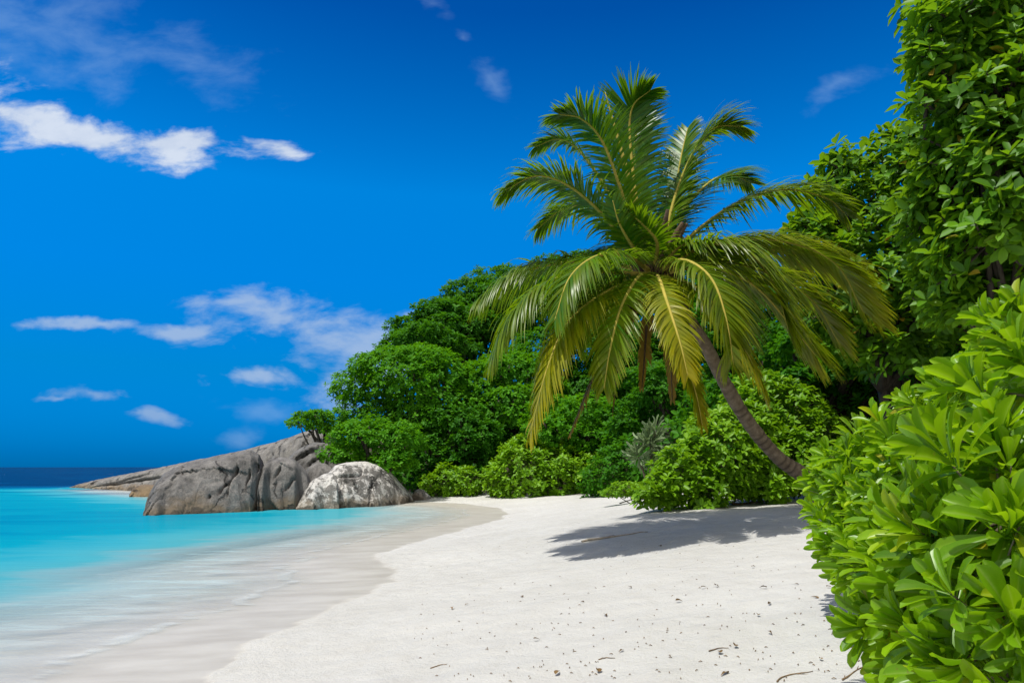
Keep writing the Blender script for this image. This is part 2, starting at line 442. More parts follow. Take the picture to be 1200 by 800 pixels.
def water_mat():
    m, q = new_mat('lagoon_water')
    pos = q.n('ShaderNodeNewGeometry').outputs['Position']
    d = q.attr('depth'); s = q.attr('shore')
    sp = q.n('ShaderNodeSeparateXYZ', {0: pos}).outputs
    n_l = q.noise(q.scale(pos, (.30, 1.0, 1)), .55, 5, .6, .4)
    n_s = q.noise(q.scale(pos, (.35, 1.6, 1)), 1.8, 5, .65, .6)
    dd = q.m('MULTIPLY', d, q.lin(n_l, .2, .8, .55, 1.45))
    body = q.ramp(q.lin(dd, 0, 8), [(0.0, (.50, .575, .575)), (.022, (.36, .52, .54)), (.06, (.07, .37, .43)), (.15, (.002, .255, .345)), (.34, (.0, .165, .29)), (.55, (.0, .07, .18)), (.85, (.0, .026, .095)), (1, (.0, .02, .08))])
    reef = q.m('MULTIPLY', q.step(q.noise(q.scale(pos, (.05, .16, 1)), 1.0, 4, .6), .52, .60), q.step(sp[1], 40, 58))
    body = q.mix(q.m('MULTIPLY', reef, .75), body, (.0, .05, .15))
    opac = q.m('SUBTRACT', 1.0, q.m('POWER', 2.718, q.m('MULTIPLY', dd, -3.4)))
    veil = q.m('MULTIPLY', q.step(d, 0.0, .10), q.lin(n_s, .36, .68, 0.15, .85))   # stirred milky wash in the shallows
    opac = q.m('MAXIMUM', opac, q.m('MULTIPLY', veil, .8))
    # foam
    fs = q.m('ADD', s, q.lin(q.noise(pos, .55, 3), 0, 1, -.9, .9))
    line = q.m('MULTIPLY', q.step(q.m('ABSOLUTE', q.m('SUBTRACT', fs, -1.75)), .22, .0), q.step(n_s, .38, .56))
    line2 = q.m('MULTIPLY', q.step(q.m('ABSOLUTE', q.m('SUBTRACT', fs, -5.0)), .30, .0), q.step(n_s, .50, .66))
    caps = q.m('MULTIPLY', q.step(q.noise(q.scale(pos, (.10, .35, 1)), 1.0, 6, .7), .685, .72), q.step(sp[1], 42, 50))
    foam = q.m('MAXIMUM', q.m('MAXIMUM', q.m('MULTIPLY', line, .40), q.m('MULTIPLY', line2, .25)), caps)
    body = q.mix(foam, body, (.62, .62, .62))
    opac = q.m('MAXIMUM', opac, foam)
    rip = q.m('ADD', q.noise(q.scale(pos, (.5, 1.6, 1)), 2.2, 5, .6, .3), q.m('MULTIPLY', q.noise(q.scale(pos, (.15, .5, 1)), 1.0, 4), 1.6))
    bp = q.n('ShaderNodeBump', {'Height': rip, 'Strength': .4, 'Distance': .12}).outputs[0]
    dif = q.n('ShaderNodeBsdfDiffuse', {'Color': body})
    tr = q.n('ShaderNodeBsdfTransparent', {'Color': (1, 1, 1, 1)})
    mx = q.n('ShaderNodeMixShader', {0: opac, 1: tr.outputs[0], 2: dif.outputs[0]})
    gl = q.n('ShaderNodeBsdfGlossy', {'Color': (1, 1, 1, 1), 'Roughness': .12, 'Normal': bp})
    fr = q.n('ShaderNodeFresnel', {'IOR': 1.33, 'Normal': bp}).outputs[0]
    fac = q.m('MINIMUM', q.m('MULTIPLY', q.m('MULTIPLY', fr, .30), q.step(d, 0, .03)), .18)
    finish(q, q.n('ShaderNodeMixShader', {0: fac, 1: mx.outputs[0], 2: gl.outputs[0]}).outputs[0])
    return m
wx = axis([(-9000, -900, 900), (-900, -100, 50), (-100, -16, 2), (-16, 1, .2), (1, 60, 6), (60, 500, 60)])
wy = axis([(-400, -20, 30), (-20, 3, 1), (3, 24, .2), (24, 50, .5), (50, 130, 2), (130, 1000, 50), (1000, 12000, 1000)])
hx, hy, hq = grid_mesh(wx, wy)
tz, ts = terrain(hx, hy)
dep = np.clip(-tz, 0, 60)
edge_y = 60 + .12 * (hx + 40)
dep = dep + np.clip((hy - edge_y) / 22, 0, 1) * 9 * (ts < -4)
wz = .018 * vnoise(np.stack([hx * .5, hy * 1.4, 0 * hx], -1), .8, 5, 3) * np.clip(dep / .4, 0, 1)
keep = (tz < .05)[hq].any(axis=1)
sea = mesh_obj('sea_water', np.stack([hx, hy, wz], -1), hq[keep], water_mat(), None, {'depth': dep, 'shore': ts}); sea['kind'] = 'structure'
sea['label'] = 'clear turquoise water fading to deep blue at the horizon'

# ------------------------------------------------------------------ rocks
def rock(name, label, mat, stations, depth, grooves=(), nu=150, nv=70, amp=.12, seed=1, front=.25, behind=None, flat=.85, group=None, rough=1.0):
    """stations: (px, py_base, py_top); swept boulder whose base follows the waterline or sand seen at py_base"""
    st = np.array(stations, float)
    u = np.linspace(st[0, 0], st[-1, 0], nu)
    # denser near the two ends so that they round off
    u = st[0, 0] + (st[-1, 0] - st[0, 0]) * (.5 - .5 * np.cos(np.linspace(0, math.pi, nu)))
    pb = np.interp(u, st[:, 0], st[:, 1]); pt = np.interp(u, st[:, 0], st[:, 2])
    k = np.hanning(9); k /= k.sum()
    sm = lambda a: np.convolve(np.pad(a, 4, 'edge'), k, 'valid')
    pt = sm(pt); pb = sm(pb)
    Yb = behind if behind is not None else EYE * F / (pb - HY)
    Yb = np.broadcast_to(Yb, u.shape) if not callable(behind) else behind(u)
    f = (u - u[0]) / (u[-1] - u[0])
    D = depth * (np.clip(1 - np.abs(2 * f - 1) ** 3.0, 0, 1) ** .5 * .85 + .15)
    Yr = Yb + D * (front + .22)
    zt = EYE + (HY - pt) / F * Yr
    tv = np.linspace(0, 1, nv)
    V = np.zeros((nu, nv, 3))
    for i in range(nu):
        d = D[i]; z = max(zt[i], .02)
        cp = [(Yb[i] + .10, -.9), (Yb[i], -.1), (Yb[i] + front * .30 * d, .50 * z), (Yb[i] + front * d * .75, .86 * z), (Yr[i], z), (Yb[i] + .72 * d, flat * z), (Yb[i] + .93 * d, .35 * z), (Yb[i] + d, -.9)]
        c = catmull(cp, nv)
        V[i, :, 1] = c[:, 0]; V[i, :, 2] = c[:, 1]
        V[i, :, 0] = (u[i] - CX) / F * np.minimum(c[:, 0], Yr[i])
    flatv = V.reshape(-1, 3)
    n = vnoise(flatv, .45, seed, 5); n2 = vnoise(flatv, 1.7, seed + 5, 4); n3 = vnoise(flatv * [1, 1, .35], 1.1, seed + 9, 3)
    ppx = CX + flatv[:, 0] / flatv[:, 1] * F; ppy = HY - (flatv[:, 2] - EYE) / flatv[:, 1] * F
    w = np.clip((flatv[:, 2] + .2) / .6, 0, 1)
    n4 = vnoise(flatv, 5.0, seed + 3, 3)
    flatv[:, 1] -= rough * (amp * 1.1 * n + amp * .7 * n2 + amp * .40 * n4 - amp * .5 * np.clip(.06 - np.abs(n3), 0, 1) / .06)
    fr_ = np.random.default_rng(seed + 50)
    q2 = np.stack([flatv[:, 0] + .25 * n2, (flatv[:, 2] + .12 * n4) * .75], -1)
    nc = max(5, int((q2[:, 0].max() - q2[:, 0].min()) * .9))
    fc = np.stack([fr_.uniform(q2[:, 0].min(), q2[:, 0].max(), nc), fr_.uniform(0, max(1, q2[:, 1].max()), nc)], -1)
    kk = np.argmin(((q2[:, None] - fc[None]) ** 2).sum(2), axis=1)
    fg = fr_.normal(0, .10, (nc, 2)); fh = fr_.normal(0, .07, nc)
    flatv[:, 1] -= rough * (amp / .12) * ((fg[kk] * (q2 - fc[kk])).sum(1) + fh[kk])
    flatv[:, 2] += rough * w * (amp * .25 * n + amp * .22 * n2 + amp * .12 * n4)
    tt = np.tile(tv, nu)
    for (x0, y0, x1, y1, wd, dp) in grooves:
        a = np.array([x0, y0]); b = np.array([x1, y1]); p = np.stack([ppx + 4.0 * n2 + 1.5 * n4, ppy], -1)
        t = np.clip(((p - a) @ (b - a)) / ((b - a) @ (b - a)), 0, 1)
        dist = np.linalg.norm(p - (a + t[:, None] * (b - a)), axis=1)
        side = np.sign((b - a)[0] * (p[:, 1] - a[1]) - (b - a)[1] * (p[:, 0] - a[0]))
        flatv[:, 1] += .07 * side * np.exp(-dist / 9.0) * (tt < .68) * (dp > .3)
        g = np.exp(-(dist / (.85 * wd)) ** 1.7) * (tt < .68)
        flatv[:, 1] += 1.5 * dp * g * (1 - .9 * np.abs(2 * t - 1) ** 3); flatv[:, 2] -= .25 * dp * g * (flatv[:, 2] > .3)
    i = np.arange(nu - 1)[:, None]; j = np.arange(nv - 1)[None]
    q = np.stack(np.broadcast_arrays(i * nv + j, (i + 1) * nv + j, (i + 1) * nv + j + 1, i * nv + j + 1), -1).reshape(-1, 4)
    qs = list(q)
    c0 = flatv[:nv].mean(0); c1 = flatv[-nv:].mean(0)
    vv = np.vstack([flatv, c0, c1]); a0 = len(flatv)
    t0 = [(a0, b, b + 1) for b in range(nv - 1)]; t1 = [(a0 + 1, (nu - 1) * nv + b + 1, (nu - 1) * nv + b) for b in range(nv - 1)]
    loc = np.array([vv[:, 0].mean(), vv[:, 1].mean(), 0.0])
    return solo(name, vv, [q, np.array(t0 + t1)], mat, label, 'rock', loc, group)

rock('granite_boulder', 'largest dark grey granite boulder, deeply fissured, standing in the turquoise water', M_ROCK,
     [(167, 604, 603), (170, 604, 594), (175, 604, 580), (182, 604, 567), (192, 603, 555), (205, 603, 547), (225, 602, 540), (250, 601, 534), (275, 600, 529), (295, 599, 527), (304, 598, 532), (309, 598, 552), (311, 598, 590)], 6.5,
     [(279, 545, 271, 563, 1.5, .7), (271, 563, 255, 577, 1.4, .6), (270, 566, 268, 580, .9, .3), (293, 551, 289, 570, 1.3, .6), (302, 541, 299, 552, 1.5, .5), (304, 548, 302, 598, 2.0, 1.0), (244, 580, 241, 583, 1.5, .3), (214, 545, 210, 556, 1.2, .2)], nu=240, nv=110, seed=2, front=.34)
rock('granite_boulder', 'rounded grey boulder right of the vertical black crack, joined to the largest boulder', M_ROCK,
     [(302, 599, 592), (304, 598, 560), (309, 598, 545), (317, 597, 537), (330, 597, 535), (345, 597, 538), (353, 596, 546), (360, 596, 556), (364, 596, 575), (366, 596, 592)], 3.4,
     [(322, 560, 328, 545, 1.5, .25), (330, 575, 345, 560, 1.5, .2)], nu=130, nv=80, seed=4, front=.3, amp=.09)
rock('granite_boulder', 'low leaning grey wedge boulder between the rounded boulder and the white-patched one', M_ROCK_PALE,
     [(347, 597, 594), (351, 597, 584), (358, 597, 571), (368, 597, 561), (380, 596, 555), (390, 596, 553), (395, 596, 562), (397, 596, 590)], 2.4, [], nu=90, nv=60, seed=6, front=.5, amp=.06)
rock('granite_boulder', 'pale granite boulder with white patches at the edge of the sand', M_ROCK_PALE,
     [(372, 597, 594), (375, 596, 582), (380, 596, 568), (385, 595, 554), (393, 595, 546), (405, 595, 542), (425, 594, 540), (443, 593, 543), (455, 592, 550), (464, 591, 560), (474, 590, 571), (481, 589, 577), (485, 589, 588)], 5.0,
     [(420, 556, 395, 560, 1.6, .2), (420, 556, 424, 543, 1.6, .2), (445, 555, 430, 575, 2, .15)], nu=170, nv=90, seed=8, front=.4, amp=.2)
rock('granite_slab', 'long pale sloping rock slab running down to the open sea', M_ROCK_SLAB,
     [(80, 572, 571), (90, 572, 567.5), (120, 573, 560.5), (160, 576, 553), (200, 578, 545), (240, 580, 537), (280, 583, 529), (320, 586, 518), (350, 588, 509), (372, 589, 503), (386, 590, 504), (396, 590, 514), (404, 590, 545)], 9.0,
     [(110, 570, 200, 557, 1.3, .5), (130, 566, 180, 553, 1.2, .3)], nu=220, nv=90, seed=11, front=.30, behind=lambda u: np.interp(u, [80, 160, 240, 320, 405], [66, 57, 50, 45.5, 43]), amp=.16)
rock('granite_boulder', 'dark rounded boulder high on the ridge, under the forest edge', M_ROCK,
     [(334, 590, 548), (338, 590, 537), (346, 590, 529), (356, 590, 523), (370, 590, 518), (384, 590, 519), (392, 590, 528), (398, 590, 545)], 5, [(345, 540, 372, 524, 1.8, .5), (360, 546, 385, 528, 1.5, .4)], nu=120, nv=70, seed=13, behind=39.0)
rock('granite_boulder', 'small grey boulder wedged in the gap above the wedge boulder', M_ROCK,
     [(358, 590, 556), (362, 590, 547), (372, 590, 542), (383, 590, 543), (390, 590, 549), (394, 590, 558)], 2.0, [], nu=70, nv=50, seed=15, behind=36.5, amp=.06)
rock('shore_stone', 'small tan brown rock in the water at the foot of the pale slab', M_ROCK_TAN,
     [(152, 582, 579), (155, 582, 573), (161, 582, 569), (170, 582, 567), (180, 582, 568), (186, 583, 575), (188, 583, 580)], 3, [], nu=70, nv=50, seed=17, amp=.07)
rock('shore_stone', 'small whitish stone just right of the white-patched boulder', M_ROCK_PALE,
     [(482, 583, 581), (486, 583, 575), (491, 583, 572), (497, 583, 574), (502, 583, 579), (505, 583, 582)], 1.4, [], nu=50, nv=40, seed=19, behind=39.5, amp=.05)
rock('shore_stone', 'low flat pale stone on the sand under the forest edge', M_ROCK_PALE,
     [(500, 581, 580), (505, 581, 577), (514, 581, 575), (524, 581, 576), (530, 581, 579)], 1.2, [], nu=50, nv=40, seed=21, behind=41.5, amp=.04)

# ------------------------------------------------------------------ foliage
SMALL_V = np.array([(0, 0, 0), (.42, .38, .10), (.40, .74, .08), (0, 1.0, -.06), (-.40, .74, .08), (-.42, .38, .10)])
SMALL_Q = np.array([(0, 1, 2, 3), (0, 3, 4, 5)])


def big_leaf():
    ss = np.array([0, .18, .40, .62, .82, .95, 1.0]); ww = np.array([.07, .13, .26, .42, .50, .34, .08])
    v = []
    for s, w in zip(ss, ww):
        z = .10 * math.sin(s * 2.2) - .10 * s * s
        for k in (-1, -.5, 0, .5, 1): v.append((k * w, s, z + .15 * w * abs(k) ** 1.6))
    q = []
    for i in range(len(ss) - 1):
        for k in range(4): q.append((i * 5 + k, i * 5 + k + 1, (i + 1) * 5 + k + 1, (i + 1) * 5 + k))
    return np.array(v), np.array(q)
BIG_V, BIG_Q = big_leaf()


def place_leaves(pos, along, nrm, length, width, tv, tq, rnd):
    along = norm(along); side = norm(np.cross(along, nrm)); nn = np.cross(side, along)
    v = pos[:, None] + tv[None, :, 0:1] * (width[:, None, None] * side[:, None]) + tv[None, :, 1:2] * (length[:, None, None] * along[:, None]) + tv[None, :, 2:3] * (length[:, None, None] * nn[:, None])
    k = len(tv); q = (tq[None] + (np.arange(len(pos)) * k)[:, None, None]).reshape(-1, 4)
    return v.reshape(-1, 3), q, np.repeat(rnd, k)


def rosette_points(lumps, spacing, r, up=.5, gap=.0, inner=.25, seed=0, low=-.75, shell=(.86, 1.06)):
    """points and axes spread over the outer skin of a heap of ellipsoids"""
    cs = np.array([l[0] for l in lumps]); rs = np.array([np.broadcast_to(l[1], 3) for l in lumps], float)
    Pp, Ax = [], []
    for i, (c, rad) in enumerate(zip(cs, rs)):
        area = 4 * math.pi * (rad.prod()) ** (2 / 3)
        n = max(8, int(area / spacing ** 2))
        d = norm(r.standard_normal((n, 3))); d = d[d[:, 2] > low]
        sh = np.where(r.random(len(d)) < inner, r.uniform(.45, .85, len(d)), r.uniform(shell[0], shell[1], len(d)))
        p = c + d * rad * sh[:, None]
        ok = np.ones(len(p), bool)
        for j in range(len(cs)):
            if j != i:
                e = np.linalg.norm((p - cs[j]) / rs[j], axis=1)
                ok &= ~((e < .78) & (r.random(len(p)) < .93))
        if gap > 0:
            ok &= vnoise(p, 1.4 / max(rad.mean(), .05), seed, 3) > (-1 + gap)
        p = p[ok]; d = d[ok]
        a = norm(d / rad * rad.mean() + np.array([0, 0, up]) + .35 * r.standard_normal((len(p), 3)))
        Pp.append(p); Ax.append(a)
    return np.vstack(Pp), np.vstack(Ax)


def rosettes(pts, axes, nl, length, wratio, tmpl, r, spread=(35, 95), tone=None, jitter=.2):
    n = len(pts)
    ref = norm(np.cross(axes, r.standard_normal((n, 3)))); ref2 = np.cross(axes, ref)
    k = np.arange(nl)
    phi = k[None] * 2.39996 + r.uniform(0, 6.28, (n, 1)) + r.normal(0, .25, (n, nl))
    th = np.radians(spread[0] + (spread[1] - spread[0]) * ((k[None] + .5) / nl) + r.normal(0, 9, (n, nl)))
    rad = np.cos(phi)[..., None] * ref[:, None] + np.sin(phi)[..., None] * ref2[:, None]
    al = np.cos(th)[..., None] * axes[:, None] + np.sin(th)[..., None] * rad
    nr = np.sin(th)[..., None] * axes[:, None] - np.cos(th)[..., None] * rad
    al = al + .12 * r.standard_normal(al.shape)
    L = length * r.uniform(1 - jitter, 1 + jitter, (n, nl)) * (.72 + .28 * np.sin(th)) * np.broadcast_to(r.uniform(.8, 1.15, (n, 1)), (n, nl))
    t0 = r.random((n, 1)) if tone is None else tone[:, None]
    rnd = np.clip(.6 * t0 + .4 * r.random((n, nl)) , 0, .96)
    rnd = np.where(r.random((n, nl)) < .02, r.uniform(.955, 1.0, (n, nl)), rnd)
    pos = pts[:, None] - axes[:, None] * (k[None, :, None] / nl) * length * .35 + al * length * .03
    return place_leaves(pos.reshape(-1, 3), al.reshape(-1, 3), nr.reshape(-1, 3), L.ravel(), L.ravel() * wratio, tmpl[0], tmpl[1], rnd.ravel())


BIGT, SMALLT = (BIG_V, BIG_Q), (SMALL_V, SMALL_Q)


def lump(px, py, rpx, Y, sq=(1, 1, 1)):
    return (P(px, py, Y), rpx / F * Y * np.array(sq))


def plant(name, label, cat, base, lumps, mat, spacing, nl, length, wr, tmpl, seed, up=.5, gap=.25, inner=.25, stems=True, trunk_r=None, bark=None, group=None, spread=(35, 95), twigs=True, low=-.75, foliage='foliage', stem='stem', shell=(.86, 1.06)):
    r = np.random.default_rng(seed)
    t = thing(name, label, cat, base, group)
    pts, ax = rosette_points(lumps, spacing, r, up, gap, inner, seed, low, shell)
    pts = pts + .05 * length * r.standard_normal(pts.shape)
    g = np.array([ground(p[0], p[1]) if False else -9 for p in pts[:1]])
    tone = r.random(len(pts))
    v, q, a = rosettes(pts, ax, nl, length, wr, tmpl, r, spread, tone)
    # keep leaves above the sand
    vein = np.tile((np.abs(tmpl[0][:, 0]) < 1e-6).astype(float), len(v) // len(tmpl[0]))
    part(foliage, v, q, mat, t, {'rnd': a, 'vein': vein})
    mb = Mesh(); base = np.asarray(base, float)
    tr = trunk_r or .03
    cs = np.array([l[0] for l in lumps]); rs = np.array([np.mean(l[1]) for l in lumps])
    mid = cs.mean(0)
    fork = base + (mid - base) * (.45 if trunk_r else .12)
    if trunk_r:
        mb.tube(catmull([base + [0, 0, -.3], base + (fork - base) * .5 + r.normal(0, tr * .8, 3) * [1, 1, 0], fork], 12), np.linspace(tr * 1.25, tr * .75, 12), 9, wob=.04)
    for c in cs:
        st = fork if trunk_r else base + r.normal(0, .15, 3) * [1, 1, 0]
        m = (st + c) / 2 + r.normal(0, .10, 3) * np.linalg.norm(c - st) * .7
        mb.tube(catmull([st, m, c], 9), np.linspace(tr * .7, tr * .25, 9), 6, wob=.05)
    if twigs:
        sel = r.permutation(len(pts))[:260]
        near = np.argmin(np.linalg.norm(pts[sel][:, None] - cs[None], axis=2) / rs[None], axis=1)
        for s_, j in zip(sel, near):
            c = cs[j] + (pts[s_] - cs[j]) * .12
            mb.tube(catmull([c, (c + pts[s_]) / 2 + r.normal(0, .06, 3) * rs[j] - [0, 0, .08 * rs[j]], pts[s_]], 5), np.linspace(tr * .28, tr * .12, 5), 5, cap=False)
    mb.part('trunk' if trunk_r else stem, bark or (M_BARK if trunk_r else M_STEM), t)
    return t


def crown_lumps(cx, cy, rx, ry, Y, n, seed, depth=.8, lr=.36):
    """lumps spread through a crown seen as an ellipse in the photo"""
    r = np.random.default_rng(seed + 100)
    c = P(cx, cy, Y); RX = rx / F * Y; RZ = ry / F * Y; RY = depth * (RX + RZ) / 2
    L = [(c, np.array([RX, RY, RZ]) * .62)]
    k = 0
    while len(L) < n and k < 2000:
        k += 1
        d = norm(r.standard_normal(3))
        if d[1] > .55 or d[2] < -.7: continue
        s = r.uniform(.62, .86)
        rr = lr * r.uniform(.65, 1.2)
        L.append((c + d * np.array([RX, RY, RZ]) * s, np.array([RX, RY, RZ]) * rr * np.array([1.25, 1.25, .8]) + .0))
    return L


def forest_tree(label, cx, cy, rx, ry, Y, n, seed, mat=None, leaf=.27, sp=.33, nl=6, gap=.24, name='forest_tree', tr=.22, group='trees of the forest behind the beach', base_px=None):
    L = crown_lumps(cx, cy, rx, ry, Y, n, seed)
    bx, by = (L[0][0][0], Y + .5)
    if base_px is not None: bx = (base_px - CX) / F * Y
    base = np.array([bx, by, ground(bx, by)])
    return plant(name, label, 'tree', base, L, mat or M_TREE, sp, nl, leaf, .62, SMALLT, seed, up=1.2, gap=gap, inner=.2, trunk_r=tr, group=group, spread=(55, 105), twigs=False, foliage='crown', shell=(.8, 1.1))

# --- forest on the slope behind the beach
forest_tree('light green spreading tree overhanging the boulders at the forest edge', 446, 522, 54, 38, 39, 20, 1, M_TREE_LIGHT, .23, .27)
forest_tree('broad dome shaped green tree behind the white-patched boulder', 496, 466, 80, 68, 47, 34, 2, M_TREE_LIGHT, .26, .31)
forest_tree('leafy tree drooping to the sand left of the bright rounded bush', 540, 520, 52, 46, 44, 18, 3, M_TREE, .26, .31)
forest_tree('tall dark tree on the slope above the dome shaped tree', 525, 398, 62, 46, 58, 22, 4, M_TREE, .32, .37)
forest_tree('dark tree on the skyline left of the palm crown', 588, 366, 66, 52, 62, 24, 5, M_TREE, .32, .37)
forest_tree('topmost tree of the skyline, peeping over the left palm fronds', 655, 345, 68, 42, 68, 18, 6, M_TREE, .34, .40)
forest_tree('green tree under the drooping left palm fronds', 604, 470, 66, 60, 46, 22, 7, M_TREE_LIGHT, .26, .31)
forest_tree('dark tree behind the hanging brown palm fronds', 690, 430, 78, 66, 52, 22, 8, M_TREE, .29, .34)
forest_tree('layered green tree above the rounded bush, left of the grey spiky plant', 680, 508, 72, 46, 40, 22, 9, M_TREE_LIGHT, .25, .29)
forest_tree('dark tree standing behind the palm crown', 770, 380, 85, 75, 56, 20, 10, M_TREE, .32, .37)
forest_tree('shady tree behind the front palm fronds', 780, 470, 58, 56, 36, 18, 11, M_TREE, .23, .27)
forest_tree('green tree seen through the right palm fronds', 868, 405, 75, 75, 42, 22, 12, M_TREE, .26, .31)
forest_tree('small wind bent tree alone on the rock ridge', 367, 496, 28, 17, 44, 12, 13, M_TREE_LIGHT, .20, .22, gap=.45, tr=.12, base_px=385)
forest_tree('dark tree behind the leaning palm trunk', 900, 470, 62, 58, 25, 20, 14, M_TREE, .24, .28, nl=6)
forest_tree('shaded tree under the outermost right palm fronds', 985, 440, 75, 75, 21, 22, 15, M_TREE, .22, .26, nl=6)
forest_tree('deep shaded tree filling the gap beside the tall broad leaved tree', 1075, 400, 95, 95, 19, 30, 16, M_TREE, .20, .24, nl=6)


def undergrowth():
    r = np.random.default_rng(77); L = []
    while len(L) < 240:
        x = r.uniform(-12, 36); y = r.uniform(9, 78)
        s_ = shore(np.array([x]), np.array([y]))[0]
        if s_ < (4.5 if y > 41.5 else 11.5) or 8.5 < y < 22 and x < 10.5: continue
        z = ground(x, y); rr = r.uniform(1.1, 2.2)
        c = np.array([x, y, z + rr * .35]); px = CX + x / y * F; py = HY - (c[2] + rr - EYE) / y * F
        if py < 545 - max(0, px - 380) * .75: continue
        L.append((c, rr * np.array([1.2, 1.2, .85])))
    for px, py, rp, y in ((455, 556, 22, 43), (480, 560, 18, 43), (430, 550, 20, 42.5), (505, 552, 22, 44), (530, 545, 22, 45), (560, 550, 25, 44), (590, 535, 30, 45), (470, 530, 25, 45), (640, 520, 35, 45), (700, 530, 35, 40), (735, 515, 30, 36), (760, 550, 22, 27), (790, 520, 30, 26), (830, 480, 35, 27), (410, 540, 20, 41), (760, 480, 30, 40)):
        L.append(lump(px, py, rp, y))
    pts, ax = rosette_points(L, .46, r, .7, .1, .15, 3, -.4)
    v, q, a = rosettes(pts, ax, 6, .30, .6, SMALLT, r, (40, 105), r.random(len(pts)))
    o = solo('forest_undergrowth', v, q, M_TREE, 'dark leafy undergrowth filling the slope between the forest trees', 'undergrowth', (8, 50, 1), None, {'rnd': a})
    o['kind'] = 'stuff'
undergrowth()

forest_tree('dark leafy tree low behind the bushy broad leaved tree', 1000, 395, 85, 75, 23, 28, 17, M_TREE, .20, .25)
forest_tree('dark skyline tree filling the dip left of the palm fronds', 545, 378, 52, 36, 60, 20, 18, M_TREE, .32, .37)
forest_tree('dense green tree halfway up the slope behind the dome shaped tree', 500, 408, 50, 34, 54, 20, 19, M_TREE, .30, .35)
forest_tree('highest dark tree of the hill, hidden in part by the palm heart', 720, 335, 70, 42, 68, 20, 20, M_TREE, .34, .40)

# --- broad leaved trees at the right
def broad_tree(label, spec, base, seed, leaf, sp, tr, gap=.30):
    L = [lump(*s) for s in spec]
    return plant('broad_leaved_tree', label, 'tree', base, L, M_BROAD, sp, 8, leaf, .52, SMALLT, seed, up=.9, gap=gap, inner=.35, trunk_r=tr, spread=(50, 105), group='broad leaved trees on the right', foliage='crown', shell=(.70, 1.22))

broad_tree('bushy broad leaved tree with the right palm fronds in front of it',
           [(1005, 395, 42, 15.6), (1048, 400, 50, 15.4), (975, 370, 35, 16.0), (1000, 260, 62, 16.5), (960, 300, 45, 16.1), (1040, 205, 50, 16.1), (985, 205, 32, 16.1), (1065, 290, 75, 15.8), (1010, 340, 65, 15.8), (1085, 235, 60, 15.8), (1090, 350, 70, 15.2), (1060, 180, 35, 15.8), (945, 265, 24, 15.8), (1130, 300, 60, 15.6)],
           (9.2, 16.8, ground(9.2, 16.8)), 31, .26, .28, .13)
broad_tree('tallest broad leaved tree, rising out of the top right corner',
           [(1150, 60, 70, 8.6), (1120, 30, 50, 8.4), (1185, 130, 80, 8.4), (1142, 135, 42, 8.2), (1098, 72, 27, 8.3), (1085, 120, 18, 8.3), (1112, 185, 36, 8.8), (1100, 240, 42, 9.0), (1118, 305, 42, 9.2), (1118, 352, 42, 9.4), (1135, 345, 40, 8.8), (1190, 10, 70, 8.5), (1150, 200, 60, 8.3), (1200, 230, 80, 8.2), (1120, 215, 45, 8.6), (1165, 280, 60, 8.2), (1230, 90, 80, 8.6), (1150, -40, 70, 8.8), (1120, 290, 40, 8.8)],
           (6.6, 8.9, ground(6.6, 8.9)), 32, .20, .19, .08, .20)

# --- shrubs at the back of the beach
def shrub(label, spec, seed, leaf, sp, mat=None, nl=8, gap=.15, wr=.55, name='beach_shrub', group='shrubs along the back of the beach', tmpl=SMALLT, up=1.1, basepx=None):
    L = [lump(*s) for s in spec]
    c = np.mean([l[0] for l in L], axis=0)
    base = np.array([c[0], c[1], ground(c[0], c[1])])
    return plant(name, label, 'shrub', base, L, mat or M_SHRUB, sp, nl, leaf, wr, tmpl, seed, up=up, gap=gap, inner=.2, group=group, low=-.95, spread=(50, 105), shell=(.8, 1.1))

shrub('bright green rounded bush at the sand edge below the layered tree', [(620, 552, 40, 39), (655, 556, 35, 38.5), (590, 560, 24, 39.5), (640, 535, 25, 39.5), (690, 560, 28, 38)], 41, .26, .30, M_SHRUB, 7)
shrub('small low green bush at the foot of the leafy tree', [(525, 563, 20, 41.5), (505, 568, 14, 41.5), (548, 566, 18, 41)], 42, .26, .30, M_SHRUB, 7)
shrub('dim green shrub filling the corner left of the grey spiky plant', [(720, 555, 30, 33), (740, 540, 28, 33), (700, 566, 22, 34)], 43, .24, .28, M_TREE, 7)
shrub('low bright creeper spilling onto the sand left of the palm shrub', [(738, 573, 22, 24.5, (1.2, 1, .40)), (722, 577, 16, 25, (1.2, 1, .3)), (755, 572, 18, 24, (1.1, 1, .4))], 44, .13, .15, M_SHRUB, 7)
shrub('big rounded bright green shrub in front of the leaning palm trunk', [(845, 540, 46, 18.0), (800, 558, 36, 17.8), (882, 548, 38, 18.2), (842, 512, 36, 18.8), (775, 572, 22, 17.4), (905, 562, 26, 17.8), (875, 512, 38, 19.2), (830, 572, 26, 17.3), (760, 580, 14, 17.2)], 45, .20, .20, M_SHRUB, 8)
shrub('taller green shrub behind the leaning palm trunk', [(925, 490, 42, 20), (890, 475, 38, 20.4), (950, 520, 45, 19.5), (930, 545, 35, 19)], 46, .20, .21, M_SHRUB, 8)

